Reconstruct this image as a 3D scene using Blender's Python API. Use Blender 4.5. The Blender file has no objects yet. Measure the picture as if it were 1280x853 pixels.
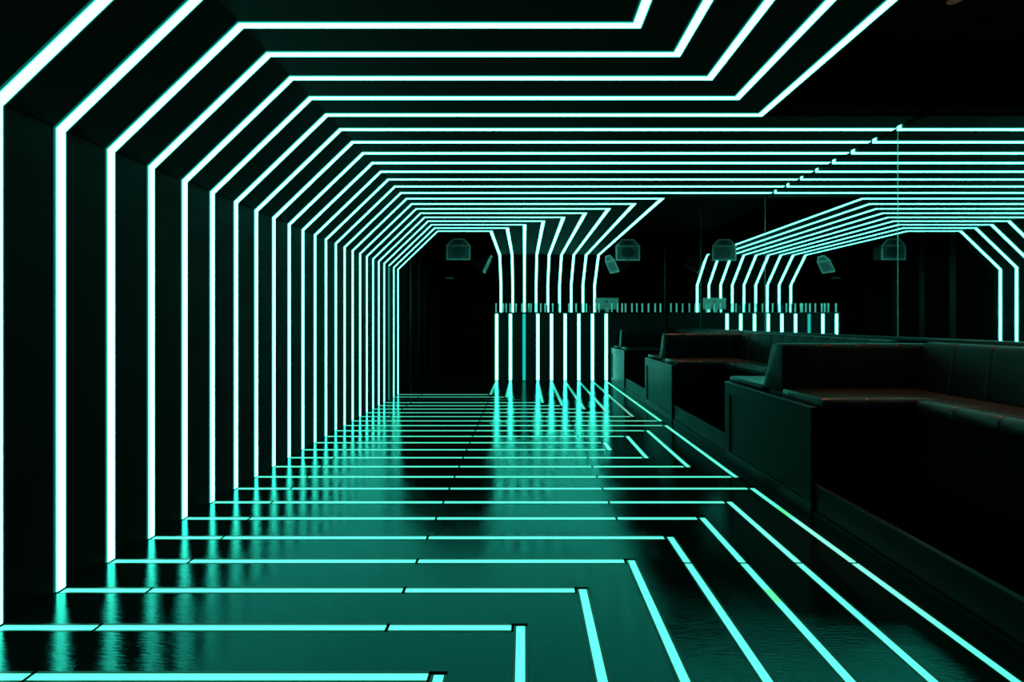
import bpy, bmesh, math
from mathutils import Vector, Matrix, Euler

S = bpy.context.scene
COL = S.collection

# ------------------------------------------------------------------ camera
CAM_H = 1.08
cam_d = bpy.data.cameras.new('camera')
cam_d.lens = 18.0
cam_d.sensor_width = 36.0
cam_d.shift_x = -15.0 / 1280
cam_d.shift_y = -24.5 / 1280
cam_d.clip_start = 0.02
cam = bpy.data.objects.new('camera', cam_d)
COL.objects.link(cam)
cam.location = (0, 0, CAM_H)
cam.rotation_euler = (math.pi / 2, 0, 0)
S.camera = cam

# ------------------------------------------------------------------ world, exposure
w = bpy.data.worlds.new('world')
S.world = w
w.use_nodes = True
w.node_tree.nodes['Background'].inputs[0].default_value = (0, 0, 0, 1)
w.node_tree.nodes['Background'].inputs[1].default_value = 0.0
S.view_settings.view_transform = 'Standard'
S.view_settings.look = 'None'
S.view_settings.gamma = 1.0
S.view_settings.exposure = 0.0
S.view_settings.use_curve_mapping = False
try:
    S.cycles.use_denoising = True
    S.cycles.max_bounces = 10
    S.cycles.glossy_bounces = 6
    S.cycles.sample_clamp_indirect = 6.0
    S.cycles.use_light_tree = True
    S.cycles.filter_width = 1.8
except Exception:
    pass

# ------------------------------------------------------------------ tunables
L_WALL = 9.0       # radiance of the wall and ceiling light strips
L_FLOOR = 1.25     # radiance of the dimmer strips let into the floor
CYAN = (0.105, 1.0, 0.74)
CYAN_EDGE = (0.02, 0.80, 0.56)
CYAN_FLOOR = (0.10, 1.0, 0.62)


# ------------------------------------------------------------------ materials
def new_mat(name):
    m = bpy.data.materials.new(name)
    m.use_nodes = True
    nt = m.node_tree
    return m, nt, nt.nodes['Principled BSDF']


def plain(name, col, rough=0.5, metal=0.0, spec=0.5, bump=0.0, bscale=60.0, rvar=0.0, rscale=5.0, coat=0.0):
    m, nt, b = new_mat(name)
    b.inputs['Base Color'].default_value = (*col, 1)
    b.inputs['Roughness'].default_value = rough
    b.inputs['Metallic'].default_value = metal
    b.inputs['Specular IOR Level'].default_value = spec
    b.inputs['Coat Weight'].default_value = coat
    geo = nt.nodes.new('ShaderNodeNewGeometry')
    n = nt.nodes.new('ShaderNodeTexNoise')
    n.inputs['Scale'].default_value = rscale
    n.inputs['Detail'].default_value = 5
    nt.links.new(geo.outputs['Position'], n.inputs['Vector'])
    mx = nt.nodes.new('ShaderNodeMix')
    mx.data_type = 'RGBA'
    mx.inputs[6].default_value = (*[c * 0.75 for c in col], 1)
    mx.inputs[7].default_value = (*[c * 1.25 for c in col], 1)
    nt.links.new(n.outputs['Fac'], mx.inputs[0])
    nt.links.new(mx.outputs[2], b.inputs['Base Color'])
    if rvar:
        mr = nt.nodes.new('ShaderNodeMapRange')
        mr.inputs[1].default_value = 0.3
        mr.inputs[2].default_value = 0.7
        mr.inputs[3].default_value = max(0.02, rough - rvar)
        mr.inputs[4].default_value = rough + rvar
        nt.links.new(n.outputs['Fac'], mr.inputs[0])
        nt.links.new(mr.outputs[0], b.inputs['Roughness'])
    if bump:
        n2 = nt.nodes.new('ShaderNodeTexNoise')
        n2.inputs['Scale'].default_value = bscale
        n2.inputs['Detail'].default_value = 4
        nt.links.new(geo.outputs['Position'], n2.inputs['Vector'])
        bp = nt.nodes.new('ShaderNodeBump')
        bp.inputs['Strength'].default_value = bump
        bp.inputs['Distance'].default_value = 0.002
        nt.links.new(n2.outputs['Fac'], bp.inputs['Height'])
        nt.links.new(bp.outputs['Normal'], b.inputs['Normal'])
    return m


def glow(name, col, strength, base=0.3):
    m, nt, b = new_mat(name)
    b.inputs['Base Color'].default_value = (base * 0.6, base, base * 0.9, 1)
    b.inputs['Roughness'].default_value = 0.35
    b.inputs['Emission Color'].default_value = (*col, 1)
    b.inputs['Emission Strength'].default_value = strength
    return m


def floor_material():
    """black resin floor: worn gloss, shallow waves, scratches"""
    m, nt, b = new_mat('black_resin_floor')
    N, L = nt.nodes, nt.links
    nt.nodes.remove(b)
    b = N.new('ShaderNodeBsdfGlossy')
    b.distribution = 'BECKMANN'
    b.inputs['Color'].default_value = (0.3, 1, 0.97, 1)
    dif = N.new('ShaderNodeBsdfDiffuse')
    dif.inputs['Color'].default_value = (0.0015, 0.002, 0.002, 1)
    fre = N.new('ShaderNodeFresnel')
    fre.inputs['IOR'].default_value = 1.325
    mixs = N.new('ShaderNodeMixShader')
    L.new(fre.outputs[0], mixs.inputs[0])
    L.new(dif.outputs[0], mixs.inputs[1])
    L.new(b.outputs[0], mixs.inputs[2])
    L.new(mixs.outputs[0], N['Material Output'].inputs['Surface'])
    geo = N.new('ShaderNodeNewGeometry')
    big = N.new('ShaderNodeTexNoise')
    big.inputs['Scale'].default_value = 1.7
    big.inputs['Detail'].default_value = 6
    big.inputs['Roughness'].default_value = 0.6
    L.new(geo.outputs['Position'], big.inputs['Vector'])
    mr = N.new('ShaderNodeMapRange')
    mr.inputs[1].default_value = 0.35
    mr.inputs[2].default_value = 0.68
    mr.inputs[3].default_value = 0.11
    mr.inputs[4].default_value = 0.23
    L.new(big.outputs['Fac'], mr.inputs[0])
    L.new(mr.outputs[0], b.inputs['Roughness'])
    # waves across the hand-laid resin
    wav = N.new('ShaderNodeTexNoise')
    wav.inputs['Scale'].default_value = 9.0
    wav.inputs['Detail'].default_value = 2
    L.new(geo.outputs['Position'], wav.inputs['Vector'])
    bp1 = N.new('ShaderNodeBump')
    bp1.inputs['Strength'].default_value = 0.2
    bp1.inputs['Distance'].default_value = 0.003
    L.new(wav.outputs['Fac'], bp1.inputs['Height'])
    # grain and scratches
    mp = N.new('ShaderNodeMapping')
    mp.inputs['Rotation'].default_value = (0, 0, 0.5)
    mp.inputs['Scale'].default_value = (25, 110, 40)
    L.new(geo.outputs['Position'], mp.inputs['Vector'])
    fine = N.new('ShaderNodeTexNoise')
    fine.inputs['Scale'].default_value = 1.0
    fine.inputs['Detail'].default_value = 6
    L.new(mp.outputs[0], fine.inputs['Vector'])
    bp2 = N.new('ShaderNodeBump')
    bp2.inputs['Strength'].default_value = 0.3
    bp2.inputs['Distance'].default_value = 0.0015
    L.new(fine.outputs['Fac'], bp2.inputs['Height'])
    L.new(bp1.outputs['Normal'], bp2.inputs['Normal'])
    L.new(bp2.outputs['Normal'], b.inputs['Normal'])
    return m


M = {}
M['strip'] = glow('lit_diffuser', CYAN, L_WALL)
M['strip_edge'] = glow('lit_diffuser_edge', CYAN_EDGE, 1.1)
M['halo_rim'] = glow('strip_halo_rim', (0.0, 0.62, 0.46), 0.16, 0.01)  # dim emission imitating the bloom around lit strips, not a real part
M['strip_dim'] = glow('failing_diffuser', (0.0, 1.0, 0.82), 0.11)
M['bar_dim'] = glow('failing_bar_diffuser', (0.0, 1.0, 0.9), 0.42)
M['floor_strip'] = glow('lit_floor_diffuser', CYAN_FLOOR, L_FLOOR)
M['floor_strip_edge'] = glow('lit_floor_diffuser_edge', (0.02, 0.9, 0.66), 0.6)
M['floor_green'] = glow('greenish_floor_diffuser', (0.12, 1.0, 0.32), 0.95)
M['floor_dim'] = glow('faint_floor_diffuser', (0.0, 1.0, 0.75), 0.38)
M['floor_off'] = plain('unlit_diffuser', (0.02, 0.03, 0.03), 0.3)
M['floor'] = floor_material()
M['sub'] = plain('black_substrate', (0.0004, 0.0005, 0.0005), 0.8, 0, 0.02)
M['channel'] = plain('dark_metal_channel', (0.03, 0.032, 0.032), 0.3, 0.8)
M['wall'] = plain('black_wall_lacquer', (0.0009, 0.0010, 0.0010), 0.55, 0, 0.03, 0.05, 40, 0.08)
M['ceil'] = plain('black_ceiling_paint', (0.0014, 0.0015, 0.0015), 0.7, 0, 0.03)
M['dark'] = plain('matt_black_paint', (0.0004, 0.0005, 0.0005), 0.8, 0, 0.02)
M['rib'] = plain('black_rib_paint', (0.0025, 0.0028, 0.0028), 0.45, 0, 0.1)
M['wood'] = plain('black_stained_wood', (0.0003, 0.00035, 0.00035), 0.34, 0, 0.045, 0.08, 45, 0.03)
M['leather'] = plain('black_leather', (0.0005, 0.0006, 0.0006), 0.40, 0, 0.085, 0.15, 160, 0.03)
M['seat'] = plain('worn_black_leather', (0.0035, 0.0030, 0.0028), 0.33, 0, 0.14, 0.15, 160, 0.03)
M['carpet'] = plain('black_carpet', (0.00008, 0.0001, 0.0001), 0.95, 0, 0.0)
M['mirror'] = plain('silvered_mirror', (0.80, 0.86, 0.85), 0.012, 1.0)
M['mirror_joint'] = plain('polished_glass_edge', (0.35, 0.5, 0.48), 0.25, 0.6)
M['trim'] = plain('satin_black_trim', (0.003, 0.0034, 0.0034), 0.3, 0, 0.2)
M['edge'] = plain('scuffed_metal_edging', (0.05, 0.053, 0.053), 0.35, 0.7)
M['counter'] = plain('black_bar_top', (0.002, 0.0024, 0.0024), 0.25, 0, 0.2)
M['barfront'] = plain('black_bar_front', (0.004, 0.0044, 0.0044), 0.5, 0, 0.1)
M['spk'] = plain('grey_speaker_frame', (0.30, 0.31, 0.31), 0.5)
M['spk_body'] = plain('black_speaker_cabinet', (0.003, 0.003, 0.003), 0.6, 0, 0.1)
M['grille'] = plain('speaker_grille', (0.07, 0.074, 0.074), 0.5, 0, 0.2)
M['cone'] = plain('speaker_cone', (0.006, 0.0065, 0.0065), 0.5)
M['alu'] = plain('brushed_aluminium', (0.30, 0.31, 0.31), 0.42, 0.35)
M['logo'] = plain('black_logo', (0.004, 0.004, 0.004), 0.3)
M['glass'] = plain('pale_bar_glass', (0.75, 0.80, 0.80), 0.30, 0.5)
M['chrome'] = plain('dark_chrome', (0.02, 0.02, 0.02), 0.3, 0.3)
M['warm'] = glow('warm_lamp_lens', (1.0, 0.22, 0.08), 0.035, 0.003)


# ------------------------------------------------------------------ helpers
def tag(o, label=None, cat=None, group=None, kind=None):
    if label: o['label'] = label
    if cat: o['category'] = cat
    if group: o['group'] = group
    if kind: o['kind'] = kind
    return o


def empty(name, loc=(0, 0, 0)):
    o = bpy.data.objects.new(name, None)
    o.location = loc
    o.empty_display_size = 0.1
    COL.objects.link(o)
    return o


def origin(p):
    v = Vector((0, 0, 0))
    while p is not None:
        v = v + Vector(p.location)
        p = p.parent
    return v


def mesh(name, verts, faces, mats, parent=None, fm=None, smooth=False, local=False):
    """world coordinates unless local; the mesh is shifted into its parent's frame"""
    off = Vector((0, 0, 0)) if local else origin(parent)
    me = bpy.data.meshes.new(name)
    me.from_pydata([tuple(Vector(v) - off) for v in verts], [], faces)
    bm = bmesh.new()
    bm.from_mesh(me)
    bmesh.ops.recalc_face_normals(bm, faces=bm.faces)
    bm.to_mesh(me)
    bm.free()
    if not isinstance(mats, (list, tuple)): mats = [mats]
    for m in mats: me.materials.append(M[m])
    if fm:
        for p, i in zip(me.polygons, fm): p.material_index = i
    if smooth:
        for p in me.polygons: p.use_smooth = True
    o = bpy.data.objects.new(name, me)
    COL.objects.link(o)
    o.parent = parent
    return o


def from_bm(name, bm, mat, parent=None, local=False, smooth=False):
    bm.verts.ensure_lookup_table()
    off = Vector((0, 0, 0)) if local else origin(parent)
    for v in bm.verts: v.co -= off
    bmesh.ops.recalc_face_normals(bm, faces=bm.faces)
    me = bpy.data.meshes.new(name)
    bm.to_mesh(me)
    bm.free()
    me.materials.append(M[mat])
    if smooth:
        for p in me.polygons: p.use_smooth = True
    o = bpy.data.objects.new(name, me)
    COL.objects.link(o)
    o.parent = parent
    return o


def bm_prism(pts3a, pts3b):
    bm = bmesh.new()
    a = [bm.verts.new(p) for p in pts3a]
    b = [bm.verts.new(p) for p in pts3b]
    n = len(a)
    bm.faces.new(a)
    bm.faces.new(list(reversed(b)))
    for i in range(n):
        bm.faces.new((a[i], b[i], b[(i + 1) % n], a[(i + 1) % n]))
    return bm


def bm_box(x0, x1, y0, y1, z0, z1):
    q = [(x0, y0), (x1, y0), (x1, y1), (x0, y1)]
    return bm_prism([(x, y, z0) for x, y in q], [(x, y, z1) for x, y in q])


def bevel(bm, r, seg=2):
    bmesh.ops.recalc_face_normals(bm, faces=bm.faces)
    bmesh.ops.bevel(bm, geom=list(bm.edges), offset=r, segments=seg, affect='EDGES', profile=0.6)
    return bm


def box(name, x0, x1, y0, y1, z0, z1, mat, parent=None, r=0.0, seg=2, local=False):
    bm = bm_box(x0, x1, y0, y1, z0, z1)
    if r: bevel(bm, r, seg)
    return from_bm(name, bm, mat, parent, local, smooth=False)


def flat_prism(name, poly, z0, z1, mat, parent=None):
    return from_bm(name, bm_prism([(x, y, z0) for x, y in poly], [(x, y, z1) for x, y in poly]), mat, parent)


def inset(poly, ds):
    """move each edge of a convex polygon inward; ds[i] belongs to edge i -> i+1"""
    n = len(poly)
    area = sum(poly[i][0] * poly[(i + 1) % n][1] - poly[(i + 1) % n][0] * poly[i][1] for i in range(n))
    sg = 1 if area > 0 else -1
    lines = []
    for i in range(n):
        a, b = Vector(poly[i]), Vector(poly[(i + 1) % n])
        d = (b - a).normalized()
        nrm = Vector((-d.y, d.x)) * sg
        lines.append((a + nrm * ds[i], d))
    out = []
    for i in range(n):
        (p, d), (q, e) = lines[i - 1], lines[i]
        den = d.x * e.y - d.y * e.x
        t = ((q.x - p.x) * e.y - (q.y - p.y) * e.x) / den
        out.append((p.x + d.x * t, p.y + d.y * t))
    return out


def strip_path(pts, normals, width, names, parent, mats, proud=0.004, depth=0.010, flat=False, fractions=None):
    """a run of light diffuser along points, mitred at the bends; one mesh per leg"""
    pts = [Vector(p) for p in pts]
    normals = [Vector(n).normalized() for n in normals]
    D = [(pts[i + 1] - pts[i]).normalized() for i in range(len(pts) - 1)]
    hw = width / 2
    if flat:
        prof = [(-hw, -depth), (-hw, proud), (hw, proud), (hw, -depth)]
        fmi = [2, 0, 2, 2]
    else:
        hf = hw + HALO
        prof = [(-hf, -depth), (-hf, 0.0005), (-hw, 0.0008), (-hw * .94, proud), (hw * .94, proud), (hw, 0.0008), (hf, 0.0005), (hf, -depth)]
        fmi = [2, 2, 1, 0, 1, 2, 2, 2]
    out = []
    for i in range(len(D)):
        U = D[i].cross(normals[i])
        m0 = D[i] if i == 0 else (D[i - 1] + D[i]).normalized()
        m1 = D[i] if i == len(D) - 1 else (D[i] + D[i + 1]).normalized()
        vs = []
        for P, m in ((pts[i], m0), (pts[i + 1], m1)):
            for (u, n) in prof:
                p = P + U * u + normals[i] * n
                t = -((p - P).dot(m)) / D[i].dot(m)
                vs.append(p + D[i] * t)
        k = len(prof)
        fs = [(j, (j + 1) % k, k + (j + 1) % k, k + j) for j in range(k)]
        fs += [tuple(range(k)), tuple(range(2 * k - 1, k - 1, -1))]
        mm = mats[i] if isinstance(mats, list) else mats
        out.append(mesh(names[i], vs, fs, mm, parent, fmi + ([2, 2]), False))
    return out


def ordinal(n):
    return {1: 'first', 2: 'second', 3: 'third'}.get(n, '%d%s' % (n, 'th' if 10 <= n % 100 <= 20 else {1: 'st', 2: 'nd', 3: 'rd'}.get(n % 10, 'th')))


# ------------------------------------------------------------------ dimensions (metres)
SP = 0.25
def YK(k): return (k + 6.22) * SP
XL = -1.862                    # left wall face
ZS = 1.850                     # where the sloped cove starts on the left wall
XC = -1.275                    # where the cove meets the ceiling
ZC = 2.416                     # dropped ceiling
ZU = 2.78                      # upper ceiling
XE = 2.558                     # right edge of the dropped ceiling
XM = 2.585                     # mirror face
YB = 9.28                      # bar front
YS, YV = 10.29, 10.86          # sloped cove above the bar, wall behind the bar
YN = -1.0                      # where the runs end behind the camera
KMIN, KMAX = -3, 24
WS = 0.042                     # strip width on walls and ceiling
WF = 0.030                     # strip width in the floor
HALO = 0.007                     # rim added either side of a strip, glowing dimly as its halo
GAP = WS / 2 + HALO + 0.001
GF = WF / 2 + 0.010
def XCE(k):                    # turning points on the ceiling
    return 1.527 - 0.2545 * (7 - k) if k <= 7 else 1.497 - 0.248 * (k - 16)
def XFL(k):                    # turning points on the floor
    if k <= 7: return 1.475 - 0.2478 * (7 - k)
    if k <= 11: return 1.470 - 0.2500 * (k - 8)
    if k <= 15: return 1.470 - 0.2500 * (15 - k)
    return 1.482 - 0.2472 * (k - 16)

# ------------------------------------------------------------------ floor
floor = box('floor', -2.1, 2.75, -2.6, 11.3, -0.06, -0.014, 'sub')
tag(floor, kind='structure')
def fpanel(poly, ds):
    return flat_prism('floor_panel', inset(poly, ds), -0.014, 0.0, 'floor', floor)
SE = 0.0
for k in range(KMIN, 7):
    fpanel([(XL, YK(k)), (XFL(k), YK(k)), (XFL(k + 1), YK(k + 1)), (XL, YK(k + 1))], [GF, SE, GF, 0])
    fpanel([(XFL(k), YK(k)), (XFL(k), YN), (XFL(k + 1), YN), (XFL(k + 1), YK(k + 1))], [GF, 0, GF, SE])
fpanel([(XL, YN), (XFL(KMIN), YN), (XFL(KMIN), YK(KMIN)), (XL, YK(KMIN))], [0, GF, GF, 0])
for k in (7, 15):
    fpanel([(XL, YK(k)), (1.475, YK(k)), (1.475, YK(k + 1)), (XL, YK(k + 1))], [GF, 0, GF, 0])
for k in (8, 9, 10):                                   # between the closed loops
    j = 23 - k
    fpanel([(XL, YK(k)), (XFL(k), YK(k)), (XFL(k + 1), YK(k + 1)), (XL, YK(k + 1))], [GF, SE, GF, 0])
    fpanel([(XL, YK(j)), (XFL(j), YK(j)), (XFL(j - 1), YK(j - 1)), (XL, YK(j - 1))], [GF, SE, GF, 0])
    fpanel([(XFL(k), YK(k)), (XFL(j), YK(j)), (XFL(j - 1), YK(j - 1)), (XFL(k + 1), YK(k + 1))], [GF, SE, GF, SE])
fpanel([(XL, YK(11)), (XFL(11), YK(11)), (XFL(12), YK(12)), (XL, YK(12))], [GF, GF, GF, 0])
for k in range(16, 24):
    fpanel([(XL, YK(k)), (XFL(k), YK(k)), (XFL(k + 1), YK(k + 1)), (XL, YK(k + 1))], [GF, SE, GF, 0])
    fpanel([(XFL(k), YK(k)), (XFL(k), YB), (XFL(k + 1), YB), (XFL(k + 1), YK(k + 1))], [GF, 0, GF, SE])
fpanel([(XL, YK(24)), (XFL(24), YK(24)), (XFL(24), YB), (XL, YB)], [GF, GF, SE, 0])
fpanel([(-2.05, YB), (2.58, YB), (2.58, 11.2), (-2.05, 11.2)], [SE, 0, 0, 0])
fpanel([(1.475, YN), (1.566, YN), (1.566, YB), (1.475, YB)], [0, 0, 0, GF])
fpanel([(1.566, YN), (2.58, YN), (2.58, YB), (1.566, YB)], [0, 0, SE, SE])
fpanel([(XL, -2.55), (2.58, -2.55), (2.58, YN), (XL, YN)], [0, 0, SE, 0])

# ------------------------------------------------------------------ left wall, sloped cove, dropped ceiling
YEND = YK(24) + 0.06
wall_left = box('wall_left', -2.05, XL - 0.022, -2.6, YEND, 0, ZU, 'sub')
tag(wall_left, kind='structure')
ceiling = tag(box('ceiling', -2.1, 2.75, -2.6, 11.3, ZU, ZU + 0.06, 'dark'), kind='structure')
bt = 0.022
bm = bm_box(XC, XCE(7) + 0.045, YN, YK(7) - 0.045, ZC + bt, ZU)
for (a, b, c, d) in ((XC, XE, YK(7) - 0.045, YK(15) + 0.045), (XC, XCE(16) + 0.045, YK(15) + 0.045, YEND),
                     (XCE(24) - 0.045, XCE(16) + 0.045, YEND, YS)):
    b2 = bm_box(a, b, c, d, ZC + bt, ZU)
    tmp = bpy.data.meshes.new('tmp'); b2.to_mesh(tmp); b2.free(); bm.from_mesh(tmp); bpy.data.meshes.remove(tmp)
soffit = tag(from_bm('ceiling_soffit', bm, 'sub'), kind='structure')
# wedge behind the cove
cove = from_bm('wall_cove', bm_prism([(XL - .022, YN, ZS + .01), (XC, YN, ZC + bt + .004), (XC, YN, ZU), (XL - .022, YN, ZU)],
                                     [(XL - .022, YEND, ZS + .01), (XC, YEND, ZC + bt + .004), (XC, YEND, ZU), (XL - .022, YEND, ZU)]), 'sub')
tag(cove, kind='structure')
nC = Vector((ZC - ZS, 0, -(XC - XL))).normalized()     # cove normal, into the room

def bay(y0, y1):
    box('wall_panel', XL - 0.022, XL, y0, y1, 0, ZS, 'wall', wall_left)
    a, b = Vector((XL, 0, ZS)), Vector((XC, 0, ZC))
    q = [a, b, b - nC * 0.02, a - nC * 0.02]
    from_bm('cove_panel', bm_prism([(p.x, y0, p.z) for p in q], [(p.x, y1, p.z) for p in q]), 'wall', cove)
bay(YN, YK(KMIN) - GAP)
for k in range(KMIN, KMAX):
    bay(YK(k) + GAP, YK(k + 1) - GAP)
bay(YK(24) + GAP, YEND)
box('wall_panel', XL - 0.022, XL, -2.55, YN - 0.002, 0, ZU, 'dark', wall_left)

def cpanel(poly, ds):
    return flat_prism('ceiling_panel', inset(poly, ds), ZC, ZC + bt, 'ceil', soffit)
for k in range(KMIN, 7):
    cpanel([(XC, YK(k)), (XCE(k), YK(k)), (XCE(k + 1), YK(k + 1)), (XC, YK(k + 1))], [GAP, SE, GAP, 0])
    cpanel([(XCE(k), YK(k)), (XCE(k), YN), (XCE(k + 1), YN), (XCE(k + 1), YK(k + 1))], [GAP, 0, GAP, SE])
cpanel([(XC, YN), (XCE(KMIN), YN), (XCE(KMIN), YK(KMIN)), (XC, YK(KMIN))], [0, GAP, GAP, 0])
cpanel([(XCE(7), YN), (XCE(7) + .045, YN), (XCE(7) + .045, YK(7)), (XCE(7), YK(7))], [0, 0, 0, GAP])
for k in range(7, 16):
    cpanel([(XC, YK(k)), (XE, YK(k)), (XE, YK(k + 1)), (XC, YK(k + 1))], [GAP, 0, GAP, 0])
for k in range(16, 24):
    cpanel([(XC, YK(k)), (XCE(k), YK(k)), (XCE(k + 1), YK(k + 1)), (XC, YK(k + 1))], [GAP, SE, GAP, 0])
    cpanel([(XCE(k), YK(k)), (XCE(k), YS), (XCE(k + 1), YS), (XCE(k + 1), YK(k + 1))], [GAP, 0, GAP, SE])
cpanel([(XCE(16), YK(16)), (XCE(16) + .045, YK(16)), (XCE(16) + .045, YS), (XCE(16), YS)], [0, 0, 0, GAP])
cpanel([(XC, YK(24)), (XCE(24) - .045, YK(24)), (XCE(24) - .045, YEND), (XC, YEND)], [GAP, 0, 0, 0])
cpanel([(XCE(24) - .045, YK(24)), (XCE(24), YK(24)), (XCE(24), YS), (XCE(24) - .045, YS)], [GAP, GAP, 0, 0])

# wall and sloped cove behind the bar
XB0, XB1 = XCE(24) - 0.045, XCE(16) + 0.045
wall_bar = box('wall_bar', XB0, XB1, YV + 0.022, 11.2, 0, ZU, 'sub')
tag(wall_bar, kind='structure')
dz = ZC - ZS
bcove = from_bm('wall_bar_cove', bm_prism([(XB0, YS, ZC + bt), (XB0, YV + .022, ZS), (XB0, YV + .022, ZU), (XB0, YS, ZU)],
                                          [(XB1, YS, ZC + bt), (XB1, YV + .022, ZS), (XB1, YV + .022, ZU), (XB1, YS, ZU)]), 'sub')
tag(bcove, kind='structure')
nB = Vector((0, -(ZC - ZS), -(YV - YS))).normalized()
edges = [XB0] + [XCE(k) for k in range(24, 15, -1)] + [XB1]
for i in range(len(edges) - 1):
    g0 = 0 if i == 0 else GAP
    g1 = 0 if i == len(edges) - 2 else GAP
    x0, x1 = edges[i] + g0, edges[i + 1] - g1
    box('wall_panel', x0, x1, YV, YV + 0.022, 0, ZS, 'wall', wall_bar)
    a, b = Vector((0, YS, ZC)), Vector((0, YV, ZS))
    q = [a, b, b - nB * 0.018, a - nB * 0.018]
    from_bm('cove_panel', bm_prism([(x0, p.y, p.z) for p in q], [(x1, p.y, p.z) for p in q]), 'wall', bcove)

# ------------------------------------------------------------------ light arches
ST = ['strip', 'strip_edge', 'halo_rim']
for k in range(KMIN, KMAX + 1):
    y = YK(k)
    n = 25 - k
    if k <= 7:
        lab = 'glowing cyan arch line, %s from the dark doorway, turning away from the bar overhead' % ordinal(n)
        grp = 'arch lines turning along the ceiling away from the bar'
    elif k <= 15:
        lab = 'glowing cyan arch line, %s from the dark doorway, crossing the ceiling to the mirror' % ordinal(n)
        grp = 'arch lines crossing the ceiling to the mirror wall'
    else:
        lab = 'glowing cyan arch line, %s from the dark doorway, turning to drop behind the bar' % ordinal(n)
        grp = 'arch lines running down behind the bar'
    a = tag(empty('light_arch', (XL, y, 0)), lab, 'light strip', grp)
    pts = [(XL, y, 0.004), (XL, y, ZS), (XC, y, ZC)]
    nrm = [(1, 0, 0), nC, (0, 0, -1)]
    nm = ['wall_strip', 'cove_strip', 'ceiling_strip']
    if k <= 7:
        pts += [(XCE(k), y, ZC), (XCE(k), YN, ZC)]
        nrm += [(0, 0, -1)]
        nm += ['ceiling_return_strip']
    elif k <= 15:
        pts += [(XE + 0.004, y, ZC), (XE + 0.004, y, ZC + 0.062)]
        nrm += [(1, 0, 0)]
        nm += ['end_strip']
    else:
        pts += [(XCE(k), y, ZC), (XCE(k), YS, ZC), (XCE(k), YV, ZS), (XCE(k), YV, 1.0)]
        nrm += [(0, 0, -1), nB, (0, -1, 0)]
        nm += ['ceiling_return_strip', 'bar_cove_strip', 'bar_wall_strip']
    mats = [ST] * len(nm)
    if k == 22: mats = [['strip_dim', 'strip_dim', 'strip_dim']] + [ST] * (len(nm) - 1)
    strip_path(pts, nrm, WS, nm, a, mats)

# ------------------------------------------------------------------ floor light lines
FS = ['floor_strip', 'floor_strip_edge', 'sub']
CUTS = [-1.505, -0.482, 0.507]
def seg(parent, p, q, mat=None):
    """one lit segment and its two metal channel lips"""
    ms = FS if mat is None else [mat, mat, 'sub']
    o = strip_path([(*p, -0.0005), (*q, -0.0005)], [(0, 0, 1)], WF, ['strip_segment'], parent, [ms], proud=0.0, depth=0.011, flat=True)[0]
    d = (Vector(q) - Vector(p)).normalized()
    u = Vector((-d.y, d.x))
    for s in (-1, 1):
        a0, a1 = s * (WF / 2 + 0.001), s * (GF - 0.001)
        P, Q = Vector(p), Vector(q)
        poly = [P + u * a0, Q + u * a0, Q + u * a1, P + u * a1]
        flat_prism('channel_lip', [tuple(v) for v in poly], -0.0138, 0.0008, 'channel', o)
    return o
G = 0.0065
def xrun(parent, y, x1, mat=None):
    xs = [XL + 0.014] + [c for c in CUTS if c < x1 - 0.2] + [x1]
    for i in range(len(xs) - 1):
        seg(parent, (xs[i] + (G if i else 0), y), (xs[i + 1] - G, y), mat)
def yrun(parent, x, y0, y1, cuts=(), mat=None):
    ys = [y0] + sorted(c for c in cuts if y0 + .1 < c < y1 - .1) + [y1]
    for i in range(len(ys) - 1):
        seg(parent, (x, ys[i] + G), (x, ys[i + 1] - G), mat)
YC = [691.2 / (704 - 402) - 1.0 * i for i in range(0, 4)]
for k in range(KMIN, 8):
    e = tag(empty('floor_light_line', (XL, YK(k), 0)), 'cyan floor light line bending away from the bar, %s counted from the closed loops' % ordinal(8 - k), 'floor light', 'floor lines bending away from the bar')
    x = XFL(k)
    xrun(e, YK(k), x - WF / 2 - 0.012)
    top = YK(k) + WF / 2
    if k == 7:
        yrun(e, x, 2.966, top); seg(e, (x, 2.831), (x, 2.975), 'floor_green'); yrun(e, x, YN, 2.840, YC)
    elif k == 5:
        yrun(e, x, 2.056, top, YC); seg(e, (x, 1.968), (x, 2.065), 'floor_green'); yrun(e, x, YN, 1.977, YC)
    else:
        yrun(e, x, YN, top, YC)
for k in range(8, 12):
    j = 23 - k
    e = tag(empty('floor_light_loop', (XL, YK(k), 0)), 'cyan floor light loop, %s in from the outermost, open at the striped wall' % ordinal(k - 7) if k > 8 else 'outermost cyan floor light loop reaching the booth bases', 'floor light', 'nested floor light loops')
    xrun(e, YK(k), XFL(k) - WF / 2 - 0.012)
    xrun(e, YK(j), XFL(k) - WF / 2 - 0.012)
    yrun(e, XFL(k), YK(k) - WF / 2, YK(j) + WF / 2, [4.52] if k < 10 else [])
for k in range(16, 25):
    off = (k == 22)
    e = tag(empty('floor_light_line', (XL, YK(k), 0)),
            ('unlit floor line, third from the dark doorway, ending at the dim bar strip' if off else
             'cyan floor light line bending towards the bar front, %s from the dark doorway' % ordinal(25 - k)), 'floor light', 'floor lines bending towards the bar')
    xrun(e, YK(k), XFL(k) - WF / 2 - 0.012, 'floor_off' if off else None)
    yrun(e, XFL(k), YK(k) - WF / 2, YB - 0.012, (), 'floor_off' if off else ('floor_strip' if k == 16 else 'floor_dim'))

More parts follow.
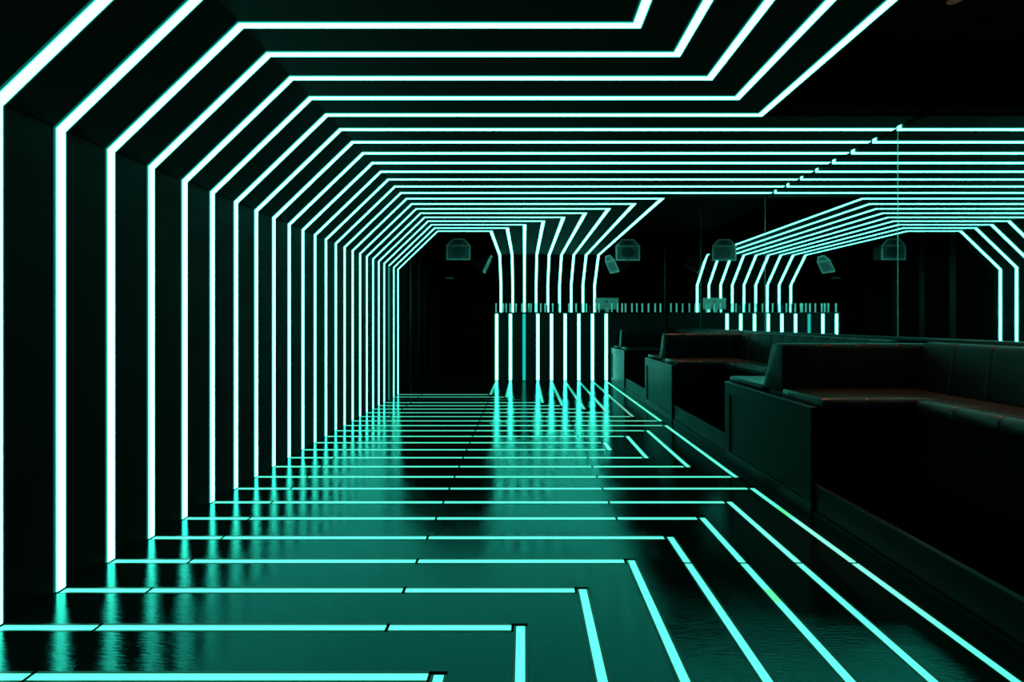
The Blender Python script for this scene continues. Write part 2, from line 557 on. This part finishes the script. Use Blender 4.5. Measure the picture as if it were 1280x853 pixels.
# ------------------------------------------------------------------ right wall: mirrors, ledge
wall_right = tag(box('wall_right', XM + 0.012, 2.75, -2.6, 11.3, 0, ZU, 'dark'), kind='structure')
seams = [-2.5, -0.46, 1.54, 3.54, 5.49, 7.49, 9.40, 11.19]
for i in range(len(seams) - 1):
    y0, y1 = seams[i] + 0.003, seams[i + 1] - 0.003
    p = box('mirror_panel', XM, XM + 0.011, y0, y1, 0.975, 2.77, 'mirror', wall_right)
    if i: box('mirror_joint', XM - 0.0005, XM + 0.010, seams[i] - 0.0028, seams[i] + 0.0028, 0.975, 2.77, 'mirror_joint', wall_right)
rail = tag(box('trim_1', 2.555, XM + 0.011, -2.5, YB - 0.02, 0.95, 0.974, 'trim', None, 0.004, 1), kind='structure')
tag(box('wall_back', -2.1, 2.75, 11.2, 11.32, 0, ZU, 'dark'), kind='structure')
tag(box('wall_front', -2.1, 2.75, -2.72, -2.6, 0, ZU, 'dark'), kind='structure')
wl2 = tag(box('wall_left_recess', -2.05, XL - 0.03, YEND, 11.2, 0, ZU, 'dark'), kind='structure')
for y in (8.40, 9.05, 9.72, 10.42, 11.05):
    box('wall_rib', XL - 0.03, XL, y - 0.06, y + 0.06, 0, ZU, 'rib', wl2)

door = tag(box('door_1', -1.78, -0.84, 11.17, 11.2, 0.005, 2.05, 'dark', None, 0.004, 1), kind='structure')
box('door_panel', -1.66, -0.96, 11.158, 11.17, 0.2, 0.95, 'dark', door, 0.004, 1)
box('door_panel', -1.66, -0.96, 11.158, 11.17, 1.1, 1.88, 'dark', door, 0.004, 1)
box('door_closer', -1.71, -1.53, 11.11, 11.17, 2.005, 2.045, 'spk', door, 0.004, 1)
box('door_handle', -0.93, -0.90, 11.11, 11.17, 0.95, 1.15, 'dark', door, 0.004, 1)

# ------------------------------------------------------------------ raised booth floors
XA = 1.57
for (a, b) in ((-2.5, 2.785), (3.995, 5.415), (6.625, 7.995)):
    p = tag(box('platform', XA + 0.012, XM - 0.002, a, b, 0.0, 0.192, 'wood'), kind='structure')
    box('platform_carpet', XA + 0.03, XM - 0.003, a, b, 0.192, 0.196, 'carpet', p)
    box('platform_edging', XA + 0.008, XA + 0.029, a, b, 0.192, 0.197, 'trim', p)
    box('platform_skirting', XA + 0.002, XA + 0.012, a, b, 0.0, 0.05, 'wood', p)

# ------------------------------------------------------------------ booths
def rounded(pts, r, n=4):
    """round the corners of a polygon"""
    out = []
    m = len(pts)
    for i in range(m):
        p, a, b = Vector(pts[i]), Vector(pts[i - 1]), Vector(pts[(i + 1) % m])
        u, v = (a - p).normalized(), (b - p).normalized()
        for j in range(n + 1):
            t = j / n
            out.append(tuple((p + u * r) * (1 - t) ** 2 + p * 2 * t * (1 - t) + (p + v * r) * t ** 2))
    return out

def channel_cushion(name, prof, a, b, along, parent, r=0.02, e=0.016, sink=0.006):
    """one stitched channel of upholstery: a rounded profile swept from a to b, drawn in at its two seams"""
    P = rounded(prof, r)
    c = sum((Vector(p) for p in P), Vector((0, 0))) / len(P)
    rings = []
    bm = bmesh.new()
    for t, k in ((a, sink), (a + e * .35, sink * .35), (a + e, 0), (b - e, 0), (b - e * .35, sink * .35), (b, sink)):
        ring = []
        for p in P:
            v = Vector(p)
            d = (c - v)
            q = v + d.normalized() * k
            ring.append(bm.verts.new((t, q.x, q.y) if along == 'x' else (q.x, t, q.y)))
        rings.append(ring)
    n = len(P)
    for A, B in zip(rings, rings[1:]):
        for i in range(n): bm.faces.new((A[i], A[(i + 1) % n], B[(i + 1) % n], B[i]))
    bm.faces.new(rings[0]); bm.faces.new(rings[-1])
    return from_bm(name, bm, 'seat' if name == 'seat_cushion' else 'leather', parent, True, smooth=True)

def divider():
    """back-to-back bench standing out from the mirror wall; local origin at its aisle corner on the floor"""
    e = empty('booth_bench')
    D, W, H = 1.2, 0.985, 0.606
    box('base', 0.014, W, 0.004, D - 0.004, 0, H, 'wood', e, local=True)
    pn = box('end_panel', 0.004, 0.014, 0.0, D, 0.0, H, 'wood', e, local=True)
    for (a, b, c, d) in ((0, D, H - 0.085, H), (0, D, 0, 0.085), (0, 0.085, 0.085, H - 0.085), (D - 0.085, D, 0.085, H - 0.085)):
        box('frame_rail', -0.006, 0.004, a, b, c, d, 'wood', pn, 0.003, 1, local=True)
    box('top_rail', -0.008, 0.035, -0.004, D + 0.004, H, H + 0.008, 'trim', e, 0.002, 1, local=True)
    nseg, x0 = 4, 0.034
    wseg = (W - x0) / nseg
    for i in range(nseg):
        a, b = x0 + i * wseg + 0.001, x0 + (i + 1) * wseg - 0.001
        bs = min(b, 0.842)
        if bs - a > 0.05:
            channel_cushion('seat_cushion', [(-0.03, H + .002), (0.395, H + .002), (0.395, H + .058), (-0.03, H + .058)], a, bs, 'x', e, 0.024)
            channel_cushion('seat_cushion', [(0.66, H + .010), (D + .005, H + .010), (D + .005, H + .050), (0.66, H + .050)], a, bs, 'x', e, 0.019)
        channel_cushion('back_cushion', [(0.40, H + .03), (0.655, H + .03), (0.520, 0.942), (0.395, 0.942)], a, b, 'x', e, 0.034)
    box('back_core', x0 + 0.02, W - 0.001, 0.43, 0.60, H, 0.75, 'leather', e, local=True)
    return e

def copy_tree(o, parent=None):
    c = o.copy()
    COL.objects.link(c)
    c.parent = parent
    for ch in list(o.children): copy_tree(ch, c)
    return c

d0 = divider()
labs = ['black leather back-to-back booth bench with panelled end, widest in the picture frame',
        'middle black leather back-to-back booth bench, between two raised booth floors',
        'black leather back-to-back booth bench standing right against the bar']
labs[0] = 'black leather back-to-back booth bench with panelled end, farthest from the bar'
DV = [d0, copy_tree(d0), copy_tree(d0)]
for o, y, l in zip(DV, (2.79, 5.42, 8.0), labs):
    o.location = (XA, y, 0)
    tag(o, l, 'bench', 'back-to-back booth benches')

def wall_bench(y0, y1, b0, b1, label):
    """seat between two dividers; its back runs on into both corners"""
    e = tag(empty('wall_bench', (2.10, y0, 0.1965)), label, 'bench', 'benches along the mirror wall')
    L = y1 - y0
    box('base', 0.05, 0.46, 0, L, 0, 0.384, 'wood', e, local=True)
    n = max(1, round(L / 0.245))
    wseg = L / n
    for i in range(n):
        a, b = i * wseg, (i + 1) * wseg
        box('base_panel', 0.038, 0.05, a + 0.004, b - 0.004, 0.03, 0.38, 'dark', e, 0.004, 1, local=True)
        channel_cushion('seat_cushion', [(0.0, .385), (0.318, .395), (0.318, .472), (0.004, .462)], a, b, 'y', e, 0.036)
    B0, B1 = b0 - y0, b1 - y0
    n = max(1, round((B1 - B0) / 0.245))
    wseg = (B1 - B0) / n
    for i in range(n):
        a, b = B0 + i * wseg, B0 + (i + 1) * wseg
        channel_cushion('back_cushion', [(0.322, .442), (0.452, .442), (0.452, .756), (0.368, .756)], a + .001, b - .001, 'y', e, 0.034)
    return e
wall_bench(0.10, 2.755, 0.10, 3.165, 'black leather wall bench under the mirror, in the booth farthest from the bar')
wall_bench(4.01, 5.385, 3.46, 5.795, 'black leather wall bench under the mirror, in the middle booth')
wall_bench(6.64, 7.965, 6.09, 8.375, 'black leather wall bench under the mirror, in the booth next to the bar')

# ------------------------------------------------------------------ bar
ZB = 1.222
bar = tag(empty('bar_counter', (0.5, YB, 0)), 'black bar counter fronted by nine upright glowing strips', 'bar counter')
XB = [1.490 - 0.248 * i for i in range(9)]
bl, br = XB[-1] - 0.05, XM - 0.012
box('carcass', bl, br, YB + 0.02, YB + 0.55, 0.0, ZB, 'sub', bar)
ed = [bl] + sorted(XB) + [1.56]
for i in range(len(ed) - 1):
    g0 = 0 if i == 0 else 0.034
    g1 = 0 if i == len(ed) - 2 else 0.034
    box('front_panel', ed[i] + g0, ed[i + 1] - g1, YB, YB + 0.02, 0.0, ZB, 'barfront', bar)
for i in range(4):
    a = 1.562 + i * (br - 1.562) / 4
    box('front_panel', a, a + (br - 1.562) / 4 - 0.003, YB, YB + 0.02, 0.0, ZB, 'barfront', bar)
for i, x in enumerate(XB):
    mt = ['bar_dim', 'bar_dim', 'halo_rim'] if i == 6 else ST
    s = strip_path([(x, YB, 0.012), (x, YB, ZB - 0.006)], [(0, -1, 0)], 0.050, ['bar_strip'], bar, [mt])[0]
    if i == 6: s['label'] = 'dim teal strip that has nearly failed'
top = box('bar_worktop', bl - 0.02, br, YB - 0.02, YB + 0.60, ZB + 0.001, ZB + 0.026, 'counter', None, 0.003, 1)
tag(top, 'thin black worktop running the length of the bar', 'worktop')
ZT = ZB + 0.026

# slim glasses lined up along the bar edge
def lathe(prof, n=14):
    bm = bmesh.new()
    rings = []
    for r, z in prof:
        rings.append([bm.verts.new((r * math.cos(2 * math.pi * i / n), r * math.sin(2 * math.pi * i / n), z)) for i in range(n)])
    for a, b in zip(rings, rings[1:]):
        for i in range(n):
            bm.faces.new((a[i], a[(i + 1) % n], b[(i + 1) % n], b[i]))
    bm.faces.new(rings[0]); bm.faces.new(rings[-1])
    return bm
g0 = from_bm('slim_glass', lathe([(0.013, 0), (0.0135, 0.004), (0.0115, 0.012), (0.012, 0.08), (0.0135, 0.158), (0.0125, 0.160), (0.0105, 0.10), (0.0095, 0.02)]), 'glass', None, True, True)
tag(g0, 'slender upright bar glass catching cyan light on the bar worktop', 'glass', 'slim glasses along the bar edge')
GX = [-0.51, -0.38, -0.325, -0.255, -0.146, -0.036, 0.030, 0.087, 0.127, 0.22, 0.306, 0.385, 0.525, 0.64, 0.82, 0.95, 1.06, 1.14, 1.31, 1.37,
      1.60, 1.706, 1.79, 1.85, 1.97, 2.055, 2.157, 2.274, 2.39, 2.49]
for i, x in enumerate(GX):
    o = g0 if i == 0 else g0.copy()
    if i: COL.objects.link(o)
    o.location = (x, 9.335 + 0.008 * ((i * 7) % 5 - 2), ZT)

def tap(x, label):
    e = tag(empty('beer_tap', (x, 9.40, ZT)), label, 'tap', 'dark taps on the bar')
    from_bm('column', lathe([(0.022, 0), (0.022, 0.006), (0.010, 0.010), (0.010, 0.105), (0.014, 0.11), (0.014, 0.125), (0.004, 0.13)]), 'chrome', e, True, True)
    bm = bm_prism([(0.0, -0.008, 0.085), (0.0, 0.008, 0.085), (0.0, 0.008, 0.102), (0.0, -0.008, 0.102)],
                  [(-0.055, -0.006, 0.066), (-0.055, 0.006, 0.066), (-0.050, 0.006, 0.078), (-0.050, -0.006, 0.078)])
    from_bm('spout', bm, 'chrome', e, True)
    box('handle', -0.007, 0.035, -0.006, 0.006, 0.108, 0.118, 'chrome', e, 0.002, 1, local=True)
tap(0.425, 'small dark beer tap on the bar, nearer its open end')
tap(1.215, 'small dark beer tap on the bar, next to the computer')

# computer on the bar, seen from behind
pc = tag(empty('desktop_computer', (1.565, 9.70, ZT)), 'silver all-in-one computer on the bar, its back turned', 'computer')
sh = bm_box(-0.222, 0.222, -0.012, 0.012, 0.055, 0.275)
bevel(sh, 0.008, 2)
disp = from_bm('display_shell', sh, 'alu', pc, True)
bx = bm_prism([(-0.035, -0.016, 0.115), (0.035, -0.016, 0.115), (0.035, -0.013, 0.115), (-0.035, -0.013, 0.115)],
              [(-0.035, -0.075, 0.004), (0.035, -0.075, 0.004), (0.035, -0.070, 0.004), (-0.035, -0.070, 0.004)])
from_bm('stand', bx, 'alu', pc, True)
box('stand_foot', -0.055, 0.055, -0.078, 0.09, 0.0, 0.005, 'alu', pc, 0.002, 1, local=True)
box('screen', -0.205, 0.205, 0.012, 0.014, 0.09, 0.262, 'logo', disp, local=True)
# fruit-shaped emblem on the back: body with a bite, leaf above
def disc(cx, cz, rx, rz, n=18):
    return [(cx + rx * math.cos(2 * math.pi * i / n), cz + rz * math.sin(2 * math.pi * i / n)) for i in range(n)]
body = []
for i in range(28):
    a = 2 * math.pi * i / 28
    r = 0.020 * (1 + 0.08 * math.cos(2 * a)) * (1 - 0.10 * max(0, math.sin(a)) ** 8 - 0.06 * max(0, -math.sin(a)) ** 8)
    x, z = r * math.cos(a), r * math.sin(a)
    dx, dz_ = x - 0.024, z - 0.003
    if dx * dx + dz_ * dz_ < 0.010 ** 2: x = 0.024 - math.sqrt(max(0, 0.010 ** 2 - dz_ * dz_))
    body.append((x, z + 0.205))
from_bm('emblem', bm_prism([(x, -0.0125, z) for x, z in body], [(x, -0.0118, z) for x, z in body]), 'logo', disp, True)
leaf = disc(0.004, 0.232, 0.004, 0.008, 12)
from_bm('emblem_leaf', bm_prism([(x, -0.0125, z) for x, z in leaf], [(x, -0.0118, z) for x, z in leaf]), 'logo', disp, True)

# ------------------------------------------------------------------ loudspeakers
def speaker(loc, rz, tilt, label):
    """front faces local -y; origin at the middle of the cabinet's lower front edge"""
    e = tag(empty('loudspeaker', loc), label, 'speaker', 'loudspeakers beside the bar')
    R = Euler((tilt, 0, rz), 'XYZ').to_matrix()
    e.rotation_euler = (tilt, 0, rz)
    Wd, H1, H2, wt, Dp = 0.205, 0.252, 0.365, 0.100, 0.30
    out = [(-Wd, 0), (Wd, 0), (Wd, H1), (wt, H2), (-wt, H2), (-Wd, H1)]
    bk = [(x * 0.72, 0.03 + z * 0.85) for x, z in out]
    from_bm('cabinet', bm_prism([(x, 0.012, z) for x, z in out], [(x, Dp, z) for x, z in bk]), 'spk_body', e, True)
    cz = 0.17
    inn = [(-Wd + .024, .024), (Wd - .024, .024), (Wd - .024, H1 - .012), (wt - .012, H2 - .020), (-wt + .012, H2 - .020), (-Wd + .024, H1 - .012)]
    vs = [(x, 0.0, z) for x, z in out] + [(x, 0.0, z) for x, z in inn] + [(x, 0.012, z) for x, z in out] + [(x, 0.012, z) for x, z in inn]
    n = 6
    fs = []
    for i in range(n):
        j = (i + 1) % n
        fs += [(i, j, n + j, n + i), (2 * n + i, 2 * n + j, 3 * n + j, 3 * n + i), (i, j, 2 * n + j, 2 * n + i), (n + i, n + j, 3 * n + j, 3 * n + i)]
    fr = mesh('front_frame', vs, fs, 'spk', e, local=True)
    box('cross_bar', -Wd + .024, Wd - .024, 0.001, 0.012, H1 - 0.014, H1, 'spk', fr, local=True)
    from_bm('grille', bm_prism([(x, 0.006, z) for x, z in inn], [(x, 0.0115, z) for x, z in inn]), 'grille', e, True)
    # oval woofer and horn mouth
    for nm, (cx, czz, rx, rzz) in (('woofer', (0, 0.135, 0.115, 0.080)), ('horn', (0, 0.305, 0.062, 0.030))):
        ring = disc(cx, czz, rx, rzz, 24)
        cen = disc(cx, czz, rx * .45, rzz * .45, 24)
        v = [(x, 0.0035, z) for x, z in ring] + [(x, 0.0055, z) for x, z in cen] + [(cx, 0.002, czz)]
        f = [(i, (i + 1) % 24, 24 + (i + 1) % 24, 24 + i) for i in range(24)] + [(24 + i, 24 + (i + 1) % 24, 48) for i in range(24)]
        mesh(nm, v, f, 'cone', e, local=True)
    box('badge', -0.02, 0.02, -0.002, 0.001, 0.008, 0.018, 'logo', fr, local=True)
    # yoke and hanging rod, kept upright whatever the tilt
    Ri = R.transposed()
    top = R @ Vector((0, 0.14, H2 * 0.8))
    up = ZU - loc[2]
    bm = bmesh.new()
    for (hx, z0, z1) in ((0.014, top.z, up),):
        b2 = bm_box(top.x - hx, top.x + hx, top.y - hx, top.y + hx, z0, z1)
        tmp = bpy.data.meshes.new('tmp'); b2.to_mesh(tmp); b2.free(); bm.from_mesh(tmp); bpy.data.meshes.remove(tmp)
    for v in bm.verts: v.co = Ri @ v.co
    from_bm('hanging_rod', bm, 'spk_body', e, True)
    return e
speaker((-1.115, 8.70, 2.125), 0, 0.0, 'grey-framed loudspeaker hanging above the dark doorway, facing down the room')
speaker((1.765, 8.70, 2.115), 0, 0.0, 'grey-framed loudspeaker hanging above the bar end, facing down the room')
speaker((-0.78, 10.0, 2.03), math.radians(89), math.radians(25), 'grey-framed loudspeaker tilted towards the bar, beside the dark doorway')
speaker((1.77, 10.0, 2.03), math.radians(-75), math.radians(25), 'grey-framed loudspeaker tilted towards the bar, above the computer')

# ------------------------------------------------------------------ warm downlight over the nearest booth
def downlight(loc, energy, spread, label):
    dl = tag(empty('downlight', loc), label, 'lamp', 'red-orange downlights over the booths')
    from_bm('housing', lathe([(0.05, -0.045), (0.05, 0.0), (0.036, 0.0), (0.036, -0.045)], 20), 'dark', dl, True, False)
    from_bm('lens', lathe([(0.036, -0.047), (0.036, -0.046)], 20), 'warm', dl, True)
    ld = bpy.data.lights.new('downlight_beam', 'SPOT')
    ld.energy = energy
    ld.color = (1.0, 0.28, 0.12)
    ld.spot_size = math.radians(spread)
    ld.spot_blend = 0.8
    ld.shadow_soft_size = 0.03
    lo = bpy.data.objects.new('downlight_beam', ld)
    COL.objects.link(lo)
    lo.parent = dl
    lo.location = (0, 0, -0.06)
downlight((2.22, 2.635, ZU), 380.0, 50, 'small red-orange downlight in the dark ceiling over the booth farthest from the bar')
downlight((2.10, 6.30, ZU), 300.0, 65, 'small red-orange downlight in the dark ceiling over the middle booth bench')
